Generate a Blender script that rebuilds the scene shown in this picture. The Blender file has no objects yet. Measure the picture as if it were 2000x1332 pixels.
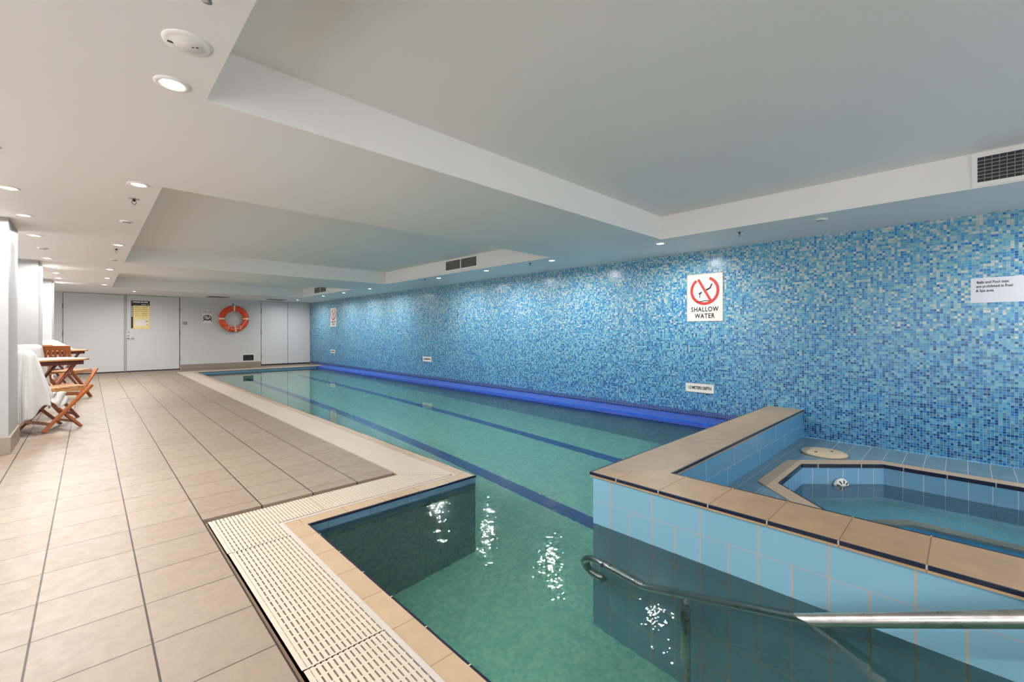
import bpy, bmesh, math, random
from mathutils import Vector, Matrix
random.seed(4)
C = bpy.context.scene.collection
sc = bpy.context.scene
PI = math.pi

# ------------------------------------------------------------------ camera, world, exposure
cam_d = bpy.data.cameras.new('camera'); cam = bpy.data.objects.new('camera', cam_d); C.objects.link(cam)
F_PX = 854.5; YAW = math.radians(44.03); EYE = 1.08
cam_d.sensor_width = 36; cam_d.lens = F_PX / 2000 * 36
cam_d.shift_y = (649 - 666) / 2000
cam.location = (0, 0, EYE); cam.rotation_euler = (PI / 2, 0, -YAW)
cam_d.clip_start = .02; cam_d.clip_end = 100
sc.camera = cam
w = bpy.data.worlds.new('world'); sc.world = w; w.use_nodes = True
w.node_tree.nodes['Background'].inputs[0].default_value = (0.95, 0.97, 1.0, 1)
w.node_tree.nodes['Background'].inputs[1].default_value = 2.5
sc.view_settings.view_transform = 'Standard'; sc.view_settings.look = 'None'
sc.view_settings.gamma = 1; sc.view_settings.exposure = 0.86
sc.view_settings.use_curve_mapping = False
sc.cycles.use_denoising = True
sc.cycles.max_bounces = 12; sc.cycles.diffuse_bounces = 6; sc.cycles.glossy_bounces = 5
sc.cycles.transmission_bounces = 8; sc.cycles.transparent_max_bounces = 8
sc.cycles.sample_clamp_indirect = 400; sc.cycles.caustics_refractive = True; sc.cycles.caustics_reflective = False
LAMP_W = 12.0          # watts of each recessed downlight

# ------------------------------------------------------------------ mesh helpers
def box(bm, x0, x1, y0, y1, z0, z1, mi=0):
    v = [bm.verts.new(p) for p in [(x0,y0,z0),(x1,y0,z0),(x1,y1,z0),(x0,y1,z0),(x0,y0,z1),(x1,y0,z1),(x1,y1,z1),(x0,y1,z1)]]
    for f in [(3,2,1,0),(4,5,6,7),(0,1,5,4),(1,2,6,5),(2,3,7,6),(3,0,4,7)]:
        q = bm.faces.new([v[i] for i in f]); q.material_index = mi
def quad(bm, pts, mi=0):
    f = bm.faces.new([bm.verts.new(p) for p in pts]); f.material_index = mi; return f
def prism(bm, poly, z0, z1, mi=0, caps=True, m=None):
    m = m or Matrix.Identity(4)
    a = [bm.verts.new(m @ Vector((p[0], p[1], z0))) for p in poly]; b = [bm.verts.new(m @ Vector((p[0], p[1], z1))) for p in poly]
    n = len(poly)
    for i in range(n):
        f = bm.faces.new([a[i], a[(i+1) % n], b[(i+1) % n], b[i]]); f.material_index = mi
    if caps:
        f = bm.faces.new(list(reversed(a))); f.material_index = mi
        f = bm.faces.new(b); f.material_index = mi
def ring_prism(bm, outer, inner, z0, z1, mi=0):
    n = len(outer)
    o0=[bm.verts.new((*p,z0)) for p in outer]; o1=[bm.verts.new((*p,z1)) for p in outer]
    i0=[bm.verts.new((*p,z0)) for p in inner]; i1=[bm.verts.new((*p,z1)) for p in inner]
    for k in range(n):
        j=(k+1)%n
        for q in ([o0[k],o0[j],o1[j],o1[k]],[i0[j],i0[k],i1[k],i1[j]],[o1[k],o1[j],i1[j],i1[k]],[o0[j],o0[k],i0[k],i0[j]]):
            bm.faces.new(q).material_index = mi
def beam(bm, a, b, wx, wy, up=(0,0,1), mi=0):
    a, b = Vector(a), Vector(b); d = (b - a).normalized(); s = d.cross(Vector(up))
    if s.length < 1e-4: s = d.cross(Vector((0,1,0)))
    s.normalize(); t = s.cross(d)
    P = []
    for c in (a, b):
        for i, j in ((-1,-1),(1,-1),(1,1),(-1,1)): P.append(bm.verts.new(c + s*i*wx/2 + t*j*wy/2))
    for f in [(3,2,1,0),(4,5,6,7),(0,1,5,4),(1,2,6,5),(2,3,7,6),(3,0,4,7)]: bm.faces.new([P[i] for i in f]).material_index = mi
def tube(bm, pts, r, n=12, closed=False, caps=True, smooth=True, mi=0):
    pts = [Vector(p) for p in pts]; R = r if isinstance(r, (list, tuple)) else [r]*len(pts)
    rings = []; prev = None; N = len(pts)
    for i, p in enumerate(pts):
        if closed: d = pts[(i+1) % N] - pts[i-1]
        else: d = pts[min(i+1, N-1)] - pts[max(i-1, 0)]
        d.normalize()
        if prev is None:
            u = d.cross(Vector((0,0,1)))
            if u.length < 1e-3: u = d.cross(Vector((0,1,0)))
        else: u = prev - d * prev.dot(d)
        u.normalize(); prev = u; v = d.cross(u)
        rings.append([bm.verts.new(p + (u*math.cos(2*PI*k/n) + v*math.sin(2*PI*k/n))*R[i]) for k in range(n)])
    M = N if closed else N-1
    for i in range(M):
        A, B = rings[i], rings[(i+1) % N]
        for k in range(n):
            f = bm.faces.new([A[k], A[(k+1)%n], B[(k+1)%n], B[k]]); f.smooth = smooth; f.material_index = mi
    if caps and not closed:
        bm.faces.new(list(reversed(rings[0]))).material_index = mi; bm.faces.new(rings[-1]).material_index = mi
def lathe(bm, prof, n=32, c=(0,0,0), m=None, smooth=True, mi=0):
    m = m or Matrix.Identity(4); c = Vector(c); rings = []
    for r, z in prof:
        if r < 1e-5: rings.append([bm.verts.new(m @ (c + Vector((0,0,z))))])
        else: rings.append([bm.verts.new(m @ (c + Vector((r*math.cos(2*PI*k/n), r*math.sin(2*PI*k/n), z)))) for k in range(n)])
    for A, B in zip(rings, rings[1:]):
        for k in range(n):
            if len(A) == 1: q = [A[0], B[(k+1)%n], B[k]]
            elif len(B) == 1: q = [A[k], A[(k+1)%n], B[0]]
            else: q = [A[k], A[(k+1)%n], B[(k+1)%n], B[k]]
            f = bm.faces.new(q); f.smooth = smooth; f.material_index = mi
def obj(name, bm, mat, parent=None, loc=None, bevel=0, fix=True):
    if fix: bmesh.ops.recalc_face_normals(bm, faces=bm.faces)
    me = bpy.data.meshes.new(name); bm.to_mesh(me); bm.free()
    for m_ in (mat if isinstance(mat, (list, tuple)) else [mat]): me.materials.append(m_)
    o = bpy.data.objects.new(name, me); C.objects.link(o)
    if parent: o.parent = parent
    if loc: o.location = loc
    if bevel:
        b = o.modifiers.new('bevel', 'BEVEL'); b.width = bevel; b.segments = 2; b.limit_method = 'ANGLE'
    return o
def NB(): return bmesh.new()
def tag(o, label, cat, group=None, kind=None):
    o['label'] = label; o['category'] = cat
    if group: o['group'] = group
    if kind: o['kind'] = kind
    return o
def thing(name, label, cat, loc=(0,0,0), rz=0, group=None):
    o = bpy.data.objects.new(name, None); C.objects.link(o); o.empty_display_size = .1
    o.location = loc; o.rotation_euler = (0,0,rz)
    return tag(o, label, cat, group)
def struct(o): o['kind'] = 'structure'; return o
def dup(root, loc, rz, label, group=None):
    r = root.copy(); C.objects.link(r); r.location = loc; r.rotation_euler = (root.rotation_euler[0], root.rotation_euler[1], rz); r['label'] = label
    if group: r['group'] = group
    for ch in list(root.children):
        c = ch.copy(); C.objects.link(c); c.parent = r
        for g in ch.children:
            d = g.copy(); C.objects.link(d); d.parent = c
    return r
def text_bm(bm, s, size, m, mi=0, depth=.0006, bold=0.0, space=1.0):
    """lettering as thin solid mesh, centred, laid in the XY plane then moved by m"""
    cu = bpy.data.curves.new('lettering', 'FONT'); cu.body = s; cu.size = size; cu.align_x = 'CENTER'; cu.align_y = 'CENTER'
    cu.extrude = depth; cu.offset = bold; cu.space_character = space
    o = bpy.data.objects.new('lettering', cu); C.objects.link(o)
    dg = bpy.context.evaluated_depsgraph_get(); me = bpy.data.meshes.new_from_object(o.evaluated_get(dg))
    n0 = len(bm.verts); f0 = len(bm.faces)
    bm.from_mesh(me); bm.verts.ensure_lookup_table(); bm.faces.ensure_lookup_table()
    for v in bm.verts[n0:]: v.co = m @ v.co
    for f in bm.faces[f0:]: f.material_index = mi
    bpy.data.objects.remove(o); bpy.data.curves.remove(cu); bpy.data.meshes.remove(me)

# ------------------------------------------------------------------ materials
class NT:
    def __init__(s, name):
        s.m = bpy.data.materials.new(name); s.m.use_nodes = True; s.t = s.m.node_tree
        s.b = s.t.nodes['Principled BSDF']; s.out = s.t.nodes['Material Output']
    def n(s, kind, **kw):
        nd = s.t.nodes.new(kind)
        for k, v in kw.items(): setattr(nd, k, v)
        return nd
    def L(s, a, b): s.t.links.new(a, b)
    def math(s, op, a, b=None, c=None):
        nd = s.n('ShaderNodeMath', operation=op)
        for i, v in enumerate((a, b, c)):
            if v is None: continue
            if isinstance(v, (int, float)): nd.inputs[i].default_value = v
            else: s.L(v, nd.inputs[i])
        return nd.outputs[0]
    def mix(s, f, a, b):
        nd = s.n('ShaderNodeMix', data_type='RGBA')
        for i, v in ((0, f), (6, a), (7, b)):
            if isinstance(v, (int, float)): nd.inputs[i].default_value = v
            elif isinstance(v, tuple): nd.inputs[i].default_value = (*v, 1) if len(v) == 3 else v
            else: s.L(v, nd.inputs[i])
        return nd.outputs[2]
    def set(s, col=None, rough=None, metal=None, spec=None, coat=None):
        if col is not None:
            if isinstance(col, tuple): s.b.inputs['Base Color'].default_value = (*col, 1)
            else: s.L(col, s.b.inputs['Base Color'])
        if rough is not None:
            if isinstance(rough, (int, float)): s.b.inputs['Roughness'].default_value = rough
            else: s.L(rough, s.b.inputs['Roughness'])
        if metal is not None: s.b.inputs['Metallic'].default_value = metal
        if spec is not None: s.b.inputs['Specular IOR Level'].default_value = spec
        return s
    def pos(s):
        g = s.n('ShaderNodeNewGeometry'); x = s.n('ShaderNodeSeparateXYZ'); s.L(g.outputs['Position'], x.inputs[0])
        return g.outputs['Position'], {'x': x.outputs[0], 'y': x.outputs[1], 'z': x.outputs[2]}
    def noise(s, vec, scale, detail=3, rough=.5):
        nd = s.n('ShaderNodeTexNoise'); nd.inputs['Scale'].default_value = scale; nd.inputs['Detail'].default_value = detail; nd.inputs['Roughness'].default_value = rough
        if vec is not None: s.L(vec, nd.inputs['Vector'])
        return nd.outputs['Fac']
    def ramp(s, f, stops, interp='LINEAR'):
        nd = s.n('ShaderNodeValToRGB'); cr = nd.color_ramp; cr.interpolation = interp
        while len(cr.elements) < len(stops): cr.elements.new(.5)
        for e, (p, c) in zip(cr.elements, stops): e.position = p; e.color = (*c, 1)
        s.L(f, nd.inputs[0]); return nd.outputs[0]
    def bump(s, h, strength=.3, dist=.002):
        nd = s.n('ShaderNodeBump'); nd.inputs['Strength'].default_value = strength; nd.inputs['Distance'].default_value = dist
        s.L(h, nd.inputs['Height']); s.L(nd.outputs[0], s.b.inputs['Normal']); return nd.outputs[0]
    def cells(s, a, b, pu, pv, ou, ov, gu, gv):
        """grid of tiles: returns (grout mask 0/1, random value, cell id vector)"""
        u = s.math('DIVIDE', s.math('SUBTRACT', a, ou), pu); v = s.math('DIVIDE', s.math('SUBTRACT', b, ov), pv)
        fu = s.math('FRACT', u); fv = s.math('FRACT', v)
        eu = s.math('MULTIPLY', s.math('MINIMUM', fu, s.math('SUBTRACT', 1.0, fu)), pu)
        ev = s.math('MULTIPLY', s.math('MINIMUM', fv, s.math('SUBTRACT', 1.0, fv)), pv)
        g = s.math('MAXIMUM', s.math('LESS_THAN', eu, gu/2), s.math('LESS_THAN', ev, gv/2))
        c = s.n('ShaderNodeCombineXYZ'); s.L(s.math('FLOOR', u), c.inputs[0]); s.L(s.math('FLOOR', v), c.inputs[1])
        wn = s.n('ShaderNodeTexWhiteNoise', noise_dimensions='3D'); s.L(c.outputs[0], wn.inputs['Vector'])
        return g, wn.outputs['Value'], c.outputs[0]

def plain(name, col, rough=.5, metal=0, spec=.5, var=.04, scale=8, bump=0):
    s = NT(name); p, _ = s.pos()
    f = s.noise(p, scale)
    a = tuple(c*(1-var) for c in col); b = tuple(min(1, c*(1+var)) for c in col)
    s.set(s.mix(f, a, b), rough, metal, spec)
    if bump: s.bump(s.noise(p, scale*20), bump, .001)
    return s.m
def srgb(r, g, b, k=1.0):
    return tuple(k*((c/255)/12.92 if c/255 <= .04045 else ((c/255+.055)/1.055)**2.4) for c in (r, g, b))

def tile_mat(name, axes, pitch, off, grout, col, gcol, var=.08, rough=.3, mott=.0, mscale=6, gv=None, bump=.3):
    s = NT(name); p, x = s.pos()
    g, r, _ = s.cells(x[axes[0]], x[axes[1]], pitch[0], pitch[1], off[0], off[1], grout, gv or grout)
    a = tuple(c*(1-var) for c in col); b = tuple(min(1, c*(1+var)) for c in col)
    base = s.mix(r, a, b)
    if mott:
        m1 = s.noise(p, mscale, 5, .6); dark = tuple(c*(1-mott) for c in col)
        base = s.mix(s.math('MULTIPLY', m1, .9), base, dark)
    s.set(s.mix(g, base, gcol), s.math('ADD', s.math('MULTIPLY', g, .4), rough))
    s.bump(s.math('SUBTRACT', 1.0, g), bump, .0015)
    return s.m

def deck_tile():
    s = NT('deck_tile'); p, x = s.pos()
    g1, r, idv = s.cells(x['x'], x['y'], .3085, .3022, .159, 1.957, .0065, .0001)
    g2, _, _ = s.cells(x['x'], x['y'], .3085, .3022, .159, 1.957, .0001, .0052)
    n1 = s.noise(p, 3.0, 6, .65); n2 = s.noise(p, 16, 6, .7); n3 = s.noise(p, 70, 3, .7)
    base = s.mix(r, srgb(184,162,140,.50), srgb(192,171,149,.50))
    base = s.mix(s.math('MULTIPLY', s.math('SUBTRACT', n2, .42), 1.4), base, srgb(154,138,123,.50))
    base = s.mix(s.math('MULTIPLY', s.math('SUBTRACT', n1, .45), 1.2), base, srgb(186,173,161,.50))
    base = s.mix(s.math('MULTIPLY', s.math('GREATER_THAN', n3, .66), .18), base, srgb(132,116,100,.50))
    base = s.mix(g2, base, srgb(108,88,68,.38)); base = s.mix(g1, base, srgb(84,66,48,.25))
    g = s.math('MAXIMUM', g1, g2)
    s.set(base, s.math('ADD', s.math('MULTIPLY', n2, .3), .30), spec=.28)
    s.bump(s.math('ADD', s.math('MULTIPLY', s.math('SUBTRACT', 1.0, g), 1.0), s.math('MULTIPLY', n3, .12)), .35, .002)
    return s.m

def mosaic_wall():
    s = NT('glass_mosaic_wall'); p, x = s.pos(); P = .0222
    g, r, idv = s.cells(x['y'], x['z'], P, P, 0, .004, .0026, .0026)
    wn2 = s.n('ShaderNodeTexWhiteNoise', noise_dimensions='3D')
    ad = s.n('ShaderNodeVectorMath', operation='ADD'); s.L(idv, ad.inputs[0]); ad.inputs[1].default_value = (17.3, 5.1, 9.7); s.L(ad.outputs[0], wn2.inputs['Vector'])
    r2 = wn2.outputs['Value']
    # proportions of pale pieces rise with height; deep blue pieces towards the floor
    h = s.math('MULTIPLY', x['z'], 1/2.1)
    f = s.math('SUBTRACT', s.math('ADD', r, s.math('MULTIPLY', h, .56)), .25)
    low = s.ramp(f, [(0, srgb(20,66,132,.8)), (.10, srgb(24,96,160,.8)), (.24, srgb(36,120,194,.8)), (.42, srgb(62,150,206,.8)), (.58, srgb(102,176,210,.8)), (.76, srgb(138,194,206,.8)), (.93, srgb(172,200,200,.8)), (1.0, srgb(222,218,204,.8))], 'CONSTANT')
    alt = s.ramp(r2, [(0, srgb(30,110,160,.8)), (.3, srgb(76,150,186,.8)), (.6, srgb(116,172,176,.8)), (.85, srgb(150,190,196,.8))], 'CONSTANT')
    col = s.mix(s.math('MULTIPLY', s.math('GREATER_THAN', r2, .55), .4), low, alt)
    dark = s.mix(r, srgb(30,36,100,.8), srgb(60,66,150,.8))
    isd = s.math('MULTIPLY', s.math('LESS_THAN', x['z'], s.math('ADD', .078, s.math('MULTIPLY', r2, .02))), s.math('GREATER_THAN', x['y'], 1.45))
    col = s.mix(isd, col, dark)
    s.set(s.mix(g, col, srgb(132,190,216,.8)), s.math('ADD', s.math('MULTIPLY', g, .35), .24), spec=.45)
    s.bump(s.math('ADD', s.math('SUBTRACT', 1.0, g), s.math('MULTIPLY', r2, .35)), .25, .001)
    return s.m

def pool_mosaic(name, ax, cols, P=.025, gc=(.25,.45,.42)):
    s = NT(name); p, x = s.pos()
    g, r, _ = s.cells(x[ax[0]], x[ax[1]], P, P, 0, 0, .003, .003)
    n = s.noise(p, 2.2, 5, .65); n2 = s.noise(p, 9, 4, .7)
    base = s.ramp(r, [(0, cols[0]), (.3, cols[1]), (.65, cols[2])], 'CONSTANT')
    base = s.mix(s.math('MULTIPLY', n, .8), base, cols[3])
    base = s.mix(s.math('MULTIPLY', s.math('SUBTRACT', n2, .4), 1.6), base, cols[4])
    s.set(s.mix(s.math('MULTIPLY', g, .5), base, gc), .45)
    return s.m

def water_mat(name, tint, scale, strength):
    s = NT(name); t = s.t; t.nodes.remove(s.b)
    p, x = s.pos()
    fr = s.n('ShaderNodeFresnel'); fr.inputs[0].default_value = 1.33
    rf = s.n('ShaderNodeBsdfRefraction'); rf.inputs['IOR'].default_value = 1.33; rf.inputs['Roughness'].default_value = 0; rf.inputs['Color'].default_value = (*tint, 1)
    gl = s.n('ShaderNodeBsdfGlossy'); gl.inputs['Roughness'].default_value = 0.0; gl.inputs['Color'].default_value = (1,1,1,1)
    mx = s.n('ShaderNodeMixShader')
    n1 = s.noise(p, scale, 1, .5); n2 = s.noise(p, scale*.28, 1, .5)
    calm = s.n('ShaderNodeMapRange'); calm.interpolation_type = 'SMOOTHSTEP'; s.L(x['y'], calm.inputs[0])
    for i_, v_ in enumerate((1.8, 6.5, 1.0, .06)): calm.inputs[i_+1].default_value = v_
    h = s.math('MULTIPLY', s.math('ADD', n1, s.math('MULTIPLY', n2, 1.8)), calm.outputs[0])
    def bmp(k):
        b = s.n('ShaderNodeBump'); b.inputs['Strength'].default_value = k; b.inputs['Distance'].default_value = .004; s.L(h, b.inputs['Height']); return b.outputs[0]
    bg, bf = bmp(strength), bmp(strength*.12)
    s.L(bg, gl.inputs['Normal']); s.L(bf, rf.inputs['Normal']); s.L(bf, fr.inputs['Normal'])
    s.L(fr.outputs[0], mx.inputs[0]); s.L(rf.outputs[0], mx.inputs[1]); s.L(gl.outputs[0], mx.inputs[2]); s.L(mx.outputs[0], s.out.inputs[0])
    return s.m

def wood_mat(name, c1, c2, rough=.35):
    s = NT(name); tc = s.n('ShaderNodeTexCoord'); mp = s.n('ShaderNodeMapping'); mp.inputs['Scale'].default_value = (4, 40, 40)
    s.L(tc.outputs['Object'], mp.inputs['Vector']); n = s.noise(mp.outputs[0], 1.5, 5, .6)
    s.set(s.mix(n, c1, c2), rough, spec=.5); return s.m
def steel_mat():
    s = NT('brushed_stainless'); p, x = s.pos()
    n = s.noise(p, 25, 5, .7)
    s.set(s.mix(n, (.36,.33,.30), (.66,.63,.60)), s.math('ADD', s.math('MULTIPLY', n, .2), .2), metal=1.0); return s.m
def emit_mat(name, col, k):
    s = NT(name); e = s.n('ShaderNodeEmission'); e.inputs[0].default_value = (*col, 1); e.inputs[1].default_value = k
    s.L(e.outputs[0], s.out.inputs[0]); s.t.nodes.remove(s.b); return s.m

def added_pane_mat():  # clear glazing for the added daylight openings
    s = NT('window_pane'); s.t.nodes.remove(s.b)
    fr = s.n('ShaderNodeFresnel'); fr.inputs[0].default_value = 1.45
    a = s.n('ShaderNodeBsdfTransparent'); b = s.n('ShaderNodeBsdfGlossy'); b.inputs['Roughness'].default_value = .02; mx = s.n('ShaderNodeMixShader')
    s.L(fr.outputs[0], mx.inputs[0]); s.L(a.outputs[0], mx.inputs[1]); s.L(b.outputs[0], mx.inputs[2]); s.L(mx.outputs[0], s.out.inputs[0]); return s.m
M = {}
M['pane'] = added_pane_mat()
M['ceiling'] = plain('ceiling_paint', srgb(234,231,227), .6, var=.01, scale=1)
M['wall'] = plain('wall_paint', srgb(224,222,221,.8), .5, var=.012, scale=1)
M['door'] = plain('door_paint', srgb(226,224,223,.8), .38, var=.012, scale=1)
M['stile'] = plain('stile_paint', srgb(196,193,190,.75), .4)
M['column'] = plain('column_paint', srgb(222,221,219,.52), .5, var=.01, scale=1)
M['skirting'] = plain('skirting_tile', srgb(158,142,126,.85), .4, var=.1, scale=9)
M['deck'] = deck_tile()
M['mosaic'] = mosaic_wall()
GC = srgb(190,172,150,.8)
M['coping_y'] = tile_mat('coping_tile', 'yx', (.2465, 9), (2.432-.2465*40, -4), .004, srgb(208,178,144,.72), srgb(165,130,90,.66), .05, .4, .25, 12)
M['coping_x'] = tile_mat('coping_tile_cross', 'xy', (.25, 9), (1.118-.25*20, -4), .004, srgb(208,178,144,.72), srgb(165,130,90,.66), .05, .4, .25, 12)
M['cap_y'] = tile_mat('cap_tile', 'yx', (.256, 9), (.862-.256*40, -4), .004, srgb(200,164,122,.95), srgb(136,110,84,.9), .06, .42, .5, 7)
M['cap_x'] = tile_mat('cap_tile_cross', 'xy', (.26, .165), (2.477-.26*20, 1.21-.165*20), .003, srgb(192,164,130,.95), srgb(172,150,124,.95), .09, .42, .5, 8)
M['rim'] = tile_mat('rim_tile', 'xy', (.25, .25), (.0, .0), .003, srgb(196,168,138), srgb(175,160,140), .05, .4, .25, 9)
M['navy'] = tile_mat('navy_trim_tile', 'yx', (.256, 9), (.862-.256*40, -4), .006, srgb(30,34,58,.7), srgb(190,180,165,.8), .08, .25)
BT = srgb(122,166,186,1.08)
M['row1_y'] = tile_mat('parapet_tile_row', 'yz', (.2602, 9), (.904-.2602*20, -4), .0065, BT, GC, .05, .22, .1, 3)
M['row2_y'] = tile_mat('parapet_tile_low', 'yz', (.1301, .262), (.904-.1301*40, .083-.262*20), .0065, BT, GC, .05, .22, .1, 3)
M['row1_x'] = tile_mat('parapet_tile_row_cross', 'xz', (.5235, 9), (2.989-.5235*4, -4), .004, srgb(94,154,192,1.0), srgb(184,200,204,1.0), .05, .22, .1, 3)
M['row2_x'] = tile_mat('parapet_tile_low_cross', 'xz', (.7255, .262), (3.378-.7255*4, .083-.262*20), .004, srgb(94,154,192,1.0), srgb(184,200,204,1.0), .05, .22, .1, 3)
M['spadeck'] = tile_mat('spa_deck_tile', 'xy', (.41, .13), (5.53-.41*20, .111-.13*20), .005, srgb(120,152,166,.85), srgb(180,190,190,.85), .12, .3, .25, 5)
M['basin_x'] = tile_mat('basin_tile', 'yz', (.125, .26), (.104-.125*30, -.06-.26*10), .005, srgb(118,168,198), srgb(188,200,202), .06, .22, .1, 3)
M['basin_y'] = tile_mat('basin_tile_end', 'xz', (.09, .26), (0, -.06-.26*10), .004, srgb(118,170,204), srgb(188,200,202), .06, .22, .1, 3)
M['seat'] = tile_mat('spa_seat_tile', 'xy', (.13, .13), (0, 0), .005, srgb(140,196,208), srgb(175,190,190), .07, .3, .15, 6)
M['well'] = plain('spa_well_tile', srgb(110,206,236), .3, var=.08, scale=9)
M['band_y'] = tile_mat('waterline_tile', 'yz', (.26, 9), (.12, -4), .004, srgb(96,132,156), srgb(70,90,96), .06, .25)
M['band_x'] = tile_mat('waterline_tile_cross', 'xz', (.26, 9), (.22, -4), .004, srgb(96,132,156), srgb(70,90,96), .06, .25)
pc = tuple(srgb(*c_, .96) for c_ in ((112,186,174), (130,198,182), (152,208,190), (130,188,156), (92,162,148)))
M['pfloor'] = pool_mosaic('pool_floor_mosaic', 'xy', pc)
wc = (srgb(96,136,150), srgb(118,154,158), srgb(138,166,158), srgb(124,146,128), srgb(86,118,126))
M['pwall_y'] = pool_mosaic('pool_wall_mosaic', 'yz', wc)
M['pwall_x'] = pool_mosaic('pool_wall_mosaic_cross', 'xz', wc)
M['lane'] = tile_mat('lane_line_tile', 'xy', (.15, .3), (0, 0), .004, srgb(22,66,140), srgb(60,110,150), .1, .3)
M['grate'] = plain('grating_plastic', srgb(222,206,186,.68), .45, var=.04, scale=3)
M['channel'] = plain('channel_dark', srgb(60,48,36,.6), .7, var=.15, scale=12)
M['ledge'] = plain('channel_ledge', srgb(150,120,88,.5), .7, var=.2, scale=14)
M['white_strip'] = plain('white_edge_strip', srgb(220,210,200,.66), .4, var=.03, scale=6)
M['blue_grate'] = plain('blue_grating', srgb(88,124,214,.85), .3, var=.08, scale=5)
M['blue_lip'] = plain('blue_lip_tile', srgb(36,82,196,.72), .22, var=.1, scale=12)
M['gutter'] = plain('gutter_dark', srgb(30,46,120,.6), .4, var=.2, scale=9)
M['water'] = water_mat('pool_water', (.92,1.0,.975), 30, .52)
M['spawater'] = water_mat('spa_water', (.84,.98,1.0), 26, .25)
M['steel'] = steel_mat()
M['rust'] = plain('rust_weld', srgb(110,60,30), .6, var=.3, scale=60)
M['chrome'] = plain('satin_metal', (.55,.55,.55), .3, metal=1)
M['grey'] = plain('grey_plastic', srgb(150,148,145), .5)
M['dark'] = plain('dark_metal', srgb(40,38,38), .5)
M['hinge'] = plain('hinge_metal', srgb(90,82,76), .4, metal=.6)
M['black'] = plain('black_ink', srgb(24,22,22), .5, var=0)
M['red'] = plain('red_ink', srgb(196,50,36), .5, var=.12, scale=30)
M['sign'] = plain('sign_white', srgb(226,222,214), .35, var=.01)
M['signedge'] = plain('sign_edge', srgb(196,176,150), .5, var=.05)
M['paper'] = plain('paper', srgb(212,212,220), .6, var=.01)
M['yellow'] = plain('yellow_card', srgb(238,214,142), .5, var=.03)
M['palecard'] = plain('pale_card', srgb(232,222,212), .5, var=.02)
M['brownink'] = plain('brown_ink', srgb(140,112,66), .5, var=.05)
M['navyink'] = plain('navy_ink', srgb(22,18,34), .5, var=.05)
M['orange'] = plain('lifebuoy_orange', srgb(222,74,22), .4, var=.06)
M['buoywhite'] = plain('buoy_band', srgb(240,226,208), .5, var=.03)
M['rope'] = plain('rope', srgb(238,206,180), .7, var=.1, scale=60)
M['fitting'] = plain('white_fitting', srgb(235,232,226), .35, var=.01)
M['lamp'] = emit_mat('lamp_glow', (1.0, .97, .92), 9)
M['lid'] = plain('skimmer_lid', srgb(206,184,150), .5, var=.08, scale=20)
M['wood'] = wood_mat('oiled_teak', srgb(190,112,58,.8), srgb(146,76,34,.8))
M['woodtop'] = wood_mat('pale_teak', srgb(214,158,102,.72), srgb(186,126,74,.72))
M['wooddark'] = wood_mat('dark_teak', srgb(120,60,36), srgb(84,40,26))  # darker brown wood of the table aprons, legs and stretchers
M['towel'] = plain('white_towelling', srgb(240,236,232,.6), .9, spec=.1, var=.03, scale=14, bump=.6)
M['glass'] = plain('frosted', srgb(230,230,230), .3)

# ------------------------------------------------------------------ measured layout (metres)
CE = 2.1; CT = 2.35                 # soffit and coffer heights
XW = 5.53; YB = 15.8; XL = -2.3; YN = -3.2
WL = -.055                          # water level
PX0, PX1, PY0, PY1 = .89, 2.10, 2.57, 14.38   # pool edges: near bay x, main basin x, corner y, far end
PYN = -1.75                         # near end of the pool behind the camera
SX, SY = 2.162, 1.54                # parapet outer faces
G = .285; ST = .02; CW = .10        # grating, white strip and coping widths

# ------------------------------------------------------------------ setting
bm = NB()
def slab(x0, x1, y0, y1): box(bm, x0, x1, y0, y1, -.06, 0)
D = G + ST + CW + .014
slab(XL, PX0-D, YN, YB); slab(PX0-D, PX1-D, PY0+D+.06, YB); slab(PX1-D, XW, PY1+D, YB); slab(PX0-D, SX, YN, PYN-D)
bmesh.ops.remove_doubles(bm, verts=bm.verts, dist=1e-5)
struct(obj('floor', bm, M['deck']))
bm = NB(); box(bm, XL, XW+.15, YB, YB+.12, -.1, CT+.1); struct(obj('wall_back', bm, M['wall']))
bays = [(-2.9, .1), (.35, 1.9), (3.2, 4.6), (7.0, 8.6), (10.3, 11.7), (13.2, 14.2)]  # openings added to the unseen left wall so daylight reaches the ceiling
bm = NB(); ed = [YN] + [v for b in bays for v in b] + [YB+.12]
for i in range(0, len(ed), 2): box(bm, XL-.12, XL, ed[i], ed[i+1], -.1, CT+.1)
for a, b in bays: box(bm, XL-.12, XL, a, b, -.1, .06); box(bm, XL-.12, XL, a, b, 2.07, CT+.1)
struct(obj('wall_left', bm, M['wall']))
for k, (a, b) in enumerate(bays):
    wn_ = struct(thing('window_%d' % (k+1), 'added tall glazed opening %d letting daylight in along the column side of the hall, counted from the rear' % (k+1), 'window', (XL-.06, (a+b)/2, .06)))
    h = (b-a)/2; bm = NB()
    for y0, y1, z0, z1 in ((-h,h,0,.05),(-h,h,1.96,2.01),(-h,-h+.05,.05,1.96),(h-.05,h,.05,1.96),(-.025,.025,.05,1.96)): box(bm, -.03, .03, y0, y1, z0, z1)
    obj('window_frame', bm, M['wall'], wn_)
    bm = NB(); quad(bm, [(0,-h+.05,.05),(0,h-.05,.05),(0,h-.05,1.96),(0,-h+.05,1.96)]); obj('pane', bm, M['pane'], wn_)
bm = NB(); fx0, fx1, fz0, fz1 = 1.2, 5.3, .5, 2.07  # opening added in the unseen rear wall to light spa and right ceiling
box(bm, XL-.12, fx0, YN-.12, YN, -.1, CT+.1); box(bm, fx1, XW+.15, YN-.12, YN, -.1, CT+.1); box(bm, fx0, fx1, YN-.12, YN, -.1, fz0); box(bm, fx0, fx1, YN-.12, YN, fz1, CT+.1)
struct(obj('wall_front', bm, M['wall']))
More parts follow.
